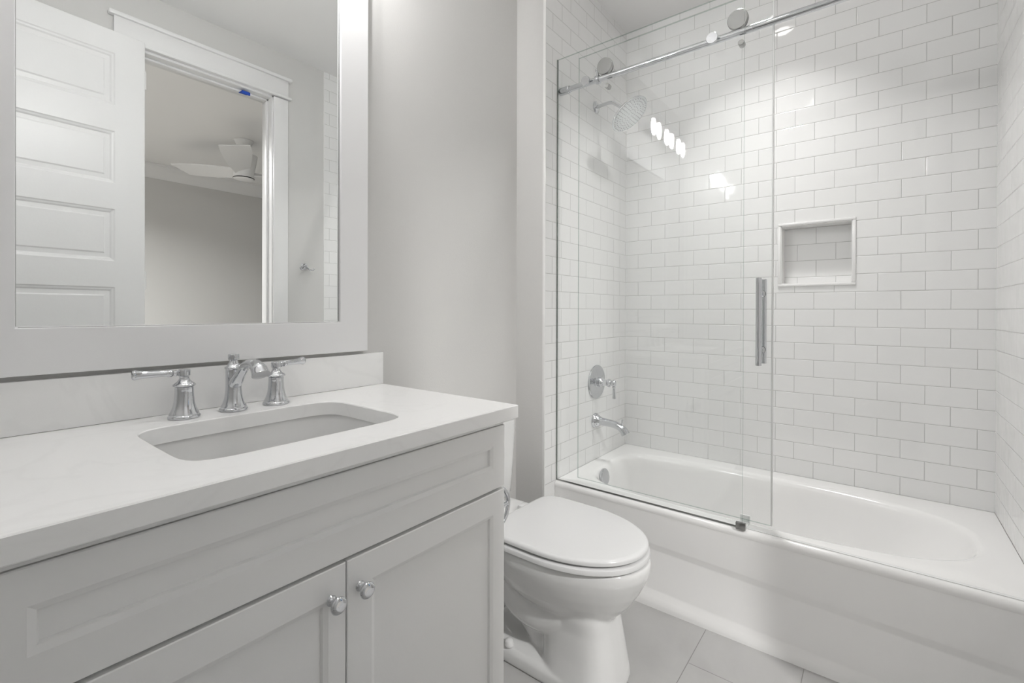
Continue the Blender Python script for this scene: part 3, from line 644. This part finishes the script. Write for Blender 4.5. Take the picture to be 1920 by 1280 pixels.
# ---------------------------------------------------------------- shower fittings
sh = empty('overhead_shower', (2.18, 0, 2.20), 'round chrome rain shower head on a bent arm from the tiled wall', 'shower head')
bm = bmesh.new(); lathe(bm, [(.031, -.0), (.031, .003), (.024, .008), (.013, .011)], 36, ori((0, -.0005, 0), (0, -1, 0))); link('flange', bm, M['chrome'], sh)
bm = bmesh.new(); P = smoothpath([(0, -.008, 0), (0, -.05, .004), (0, -.09, .002), (0, -.125, -.022), (0, -.155, -.048)], 6); tube(bm, P, .0088, 20); link('arm', bm, M['chrome'], sh)
ax = Vector((.0, -.62, -.78)).normalized(); hc = Vector((0, -.175, -.068))
mt = ori(hc, ax)
bm = bmesh.new(); lathe(bm, [(.012, -.026), (.0165, -.022), (.0165, -.008), (.022, -.002), (.04, .004), (.092, .010), (.100, .014), (.101, .018), (.098, .0205)], 64, mt, cap=True); link('head', bm, M['chrome'], sh)
bm = bmesh.new(); lathe(bm, [(.094, .0202), (.094, .0215), (.0001, .0225)], 64, mt)
for r_, n_ in ((.015, 6), (.03, 12), (.045, 18), (.06, 24), (.075, 30), (.088, 36)):
    for i in range(n_): lathe(bm, [(.0017, 0), (.0012, .0028)], 6, mt @ Matrix.Translation((r_*cos(2*pi*i/n_), r_*sin(2*pi*i/n_), .0212)), mi=1)
link('spray_face', bm, [plain('spray_plate', (.60, .62, .63), .25, metal=.6, var=.02), M['rubber']], sh)
va = empty('shower_valve', (2.193, 0, .786), 'round chrome shower valve plate with lever on the tiled wall', 'valve')
bm = bmesh.new(); lathe(bm, [(.086, .0005), (.0875, .004), (.086, .008), (.080, .0095), (.076, .0085), (.03, .012), (.026, .014)], 64, ori((0, 0, 0), (0, -1, 0))); link('plate', bm, M['chrome'], va)
bm = bmesh.new(); lathe(bm, [(.024, .012), (.024, .03), (.020, .034), (.0165, .045), (.0155, .065), (.0205, .069), (.0215, .074), (.0205, .079), (.014, .083), (.012, .088), (.0155, .092), (.0165, .102), (.014, .108), (.0001, .110)], 40, ori((0, 0, 0), (0, -1, 0))); link('hub', bm, M['chrome'], va)
bm = bmesh.new(); lathe(bm, [(.006, .008), (.0058, .014), (.008, .018), (.0082, .022), (.0062, .026), (.0068, .055), (.0086, .074), (.009, .077), (.0001, .078)], 24, ori((0, -.100, 0), (.03, -.02, -1))); link('lever', bm, M['chrome'], va)
ts = empty('tub_spout', (2.18, 0, .588), 'chrome tub spout with diverter knob below the shower valve', 'tub spout')
bm = bmesh.new(); lathe(bm, [(.037, .0005), (.038, .004), (.036, .008), (.033, .011), (.031, .018), (.0255, .028), (.0225, .036)], 48, ori((0, 0, 0), (0, -1, 0)))
P = smoothpath([(0, -.025, 0), (0, -.06, -.001), (0, -.10, -.004), (0, -.135, -.012), (0, -.158, -.026), (0, -.172, -.046)], 8)
tube(bm, P, interp([.0225, .0195, .018, .0185, .0205, .0225], 8), 32); link('body', bm, M['chrome'], ts)
bm = bmesh.new(); lathe(bm, [(.004, 0), (.0035, .014), (.0055, .017), (.006, .022), (.0045, .026), (.0001, .027)], 20, ori((0, -.150, .0), (0, -.2, 1))); link('diverter_knob', bm, M['chrome'], ts)
# ---------------------------------------------------------------- robe hook, bedroom fan
hk = empty('robe_hook', (1.580, YO, 1.436), 'small chrome robe hook on the wall between door casing and tile', 'hook')
bm = bmesh.new(); lathe(bm, [(.021, .0005), (.022, .003), (.019, .007), (.009, .010), (.0075, .018), (.0095, .024), (.0085, .031), (.0001, .034)], 32, ori((0, 0, 0), (0, 1, 0))); link('base', bm, M['chrome'], hk)
bm = bmesh.new()
for s in (-1, 1): tube(bm, smoothpath([(0, .022, -.002), (s*.018, .030, -.018), (s*.036, .038, -.024), (s*.046, .042, -.012)], 5), interp([.0055, .005, .0048, .0065], 5), 12)
link('prong', bm, M['chrome'], hk)
FA = empty('ceiling_fan', (1.95, -3.31, CB), 'white three-blade ceiling fan hanging in the bedroom beyond the door', 'ceiling fan')
bm = bmesh.new(); lathe(bm, [(.082, -.0005), (.083, -.006), (.045, -.070), (.030, -.078)], 40); link('canopy', bm, M['fan'], FA)
bm = bmesh.new(); lathe(bm, [(.014, -.07), (.014, -.14)], 20); lathe(bm, [(.02, -.13), (.022, -.14), (.02, -.15)], 20); link('downrod', bm, M['fan'], FA)
bm = bmesh.new(); lathe(bm, [(.09, -.140), (.118, -.142), (.115, -.155), (.10, -.24), (.088, -.30), (.088, -.36), (.080, -.366), (.0001, -.375)], 48); link('motor_housing', bm, M['fan'], FA)
bm = bmesh.new(); lathe(bm, [(.0885, -.352), (.091, -.356), (.0885, -.361)], 48, cap=False); link('motor_ring', bm, M['rubber'], FA)
for k in range(3):
    a = radians(238+120*k); bm = bmesh.new(); n = 18; top = []; bot = []
    for i in range(n+1):
        u = i/n; x = .05+u*.60; wd = .062+.055*sin(min(u*1.15, 1)*pi*.5)-(.10*max(0, u-.9)*8)**2*.35; tw = -.42+.28*u; zz = -.30+.05*u
        hw_ = max(wd, .012)
        r = []
        for sx, sz in ((-1, 1), (1, 1), (1, -1), (-1, -1)):
            yy = sx*hw_; r.append(Vector((x, yy*cos(tw), zz+yy*sin(tw)+sz*.004)))
        top.append([Matrix.Rotation(a, 3, 'Z') @ v for v in r])
    rings(bm, top); link('blade', bm, M['fan'], FA, 50)
bpy.context.view_layer.update()
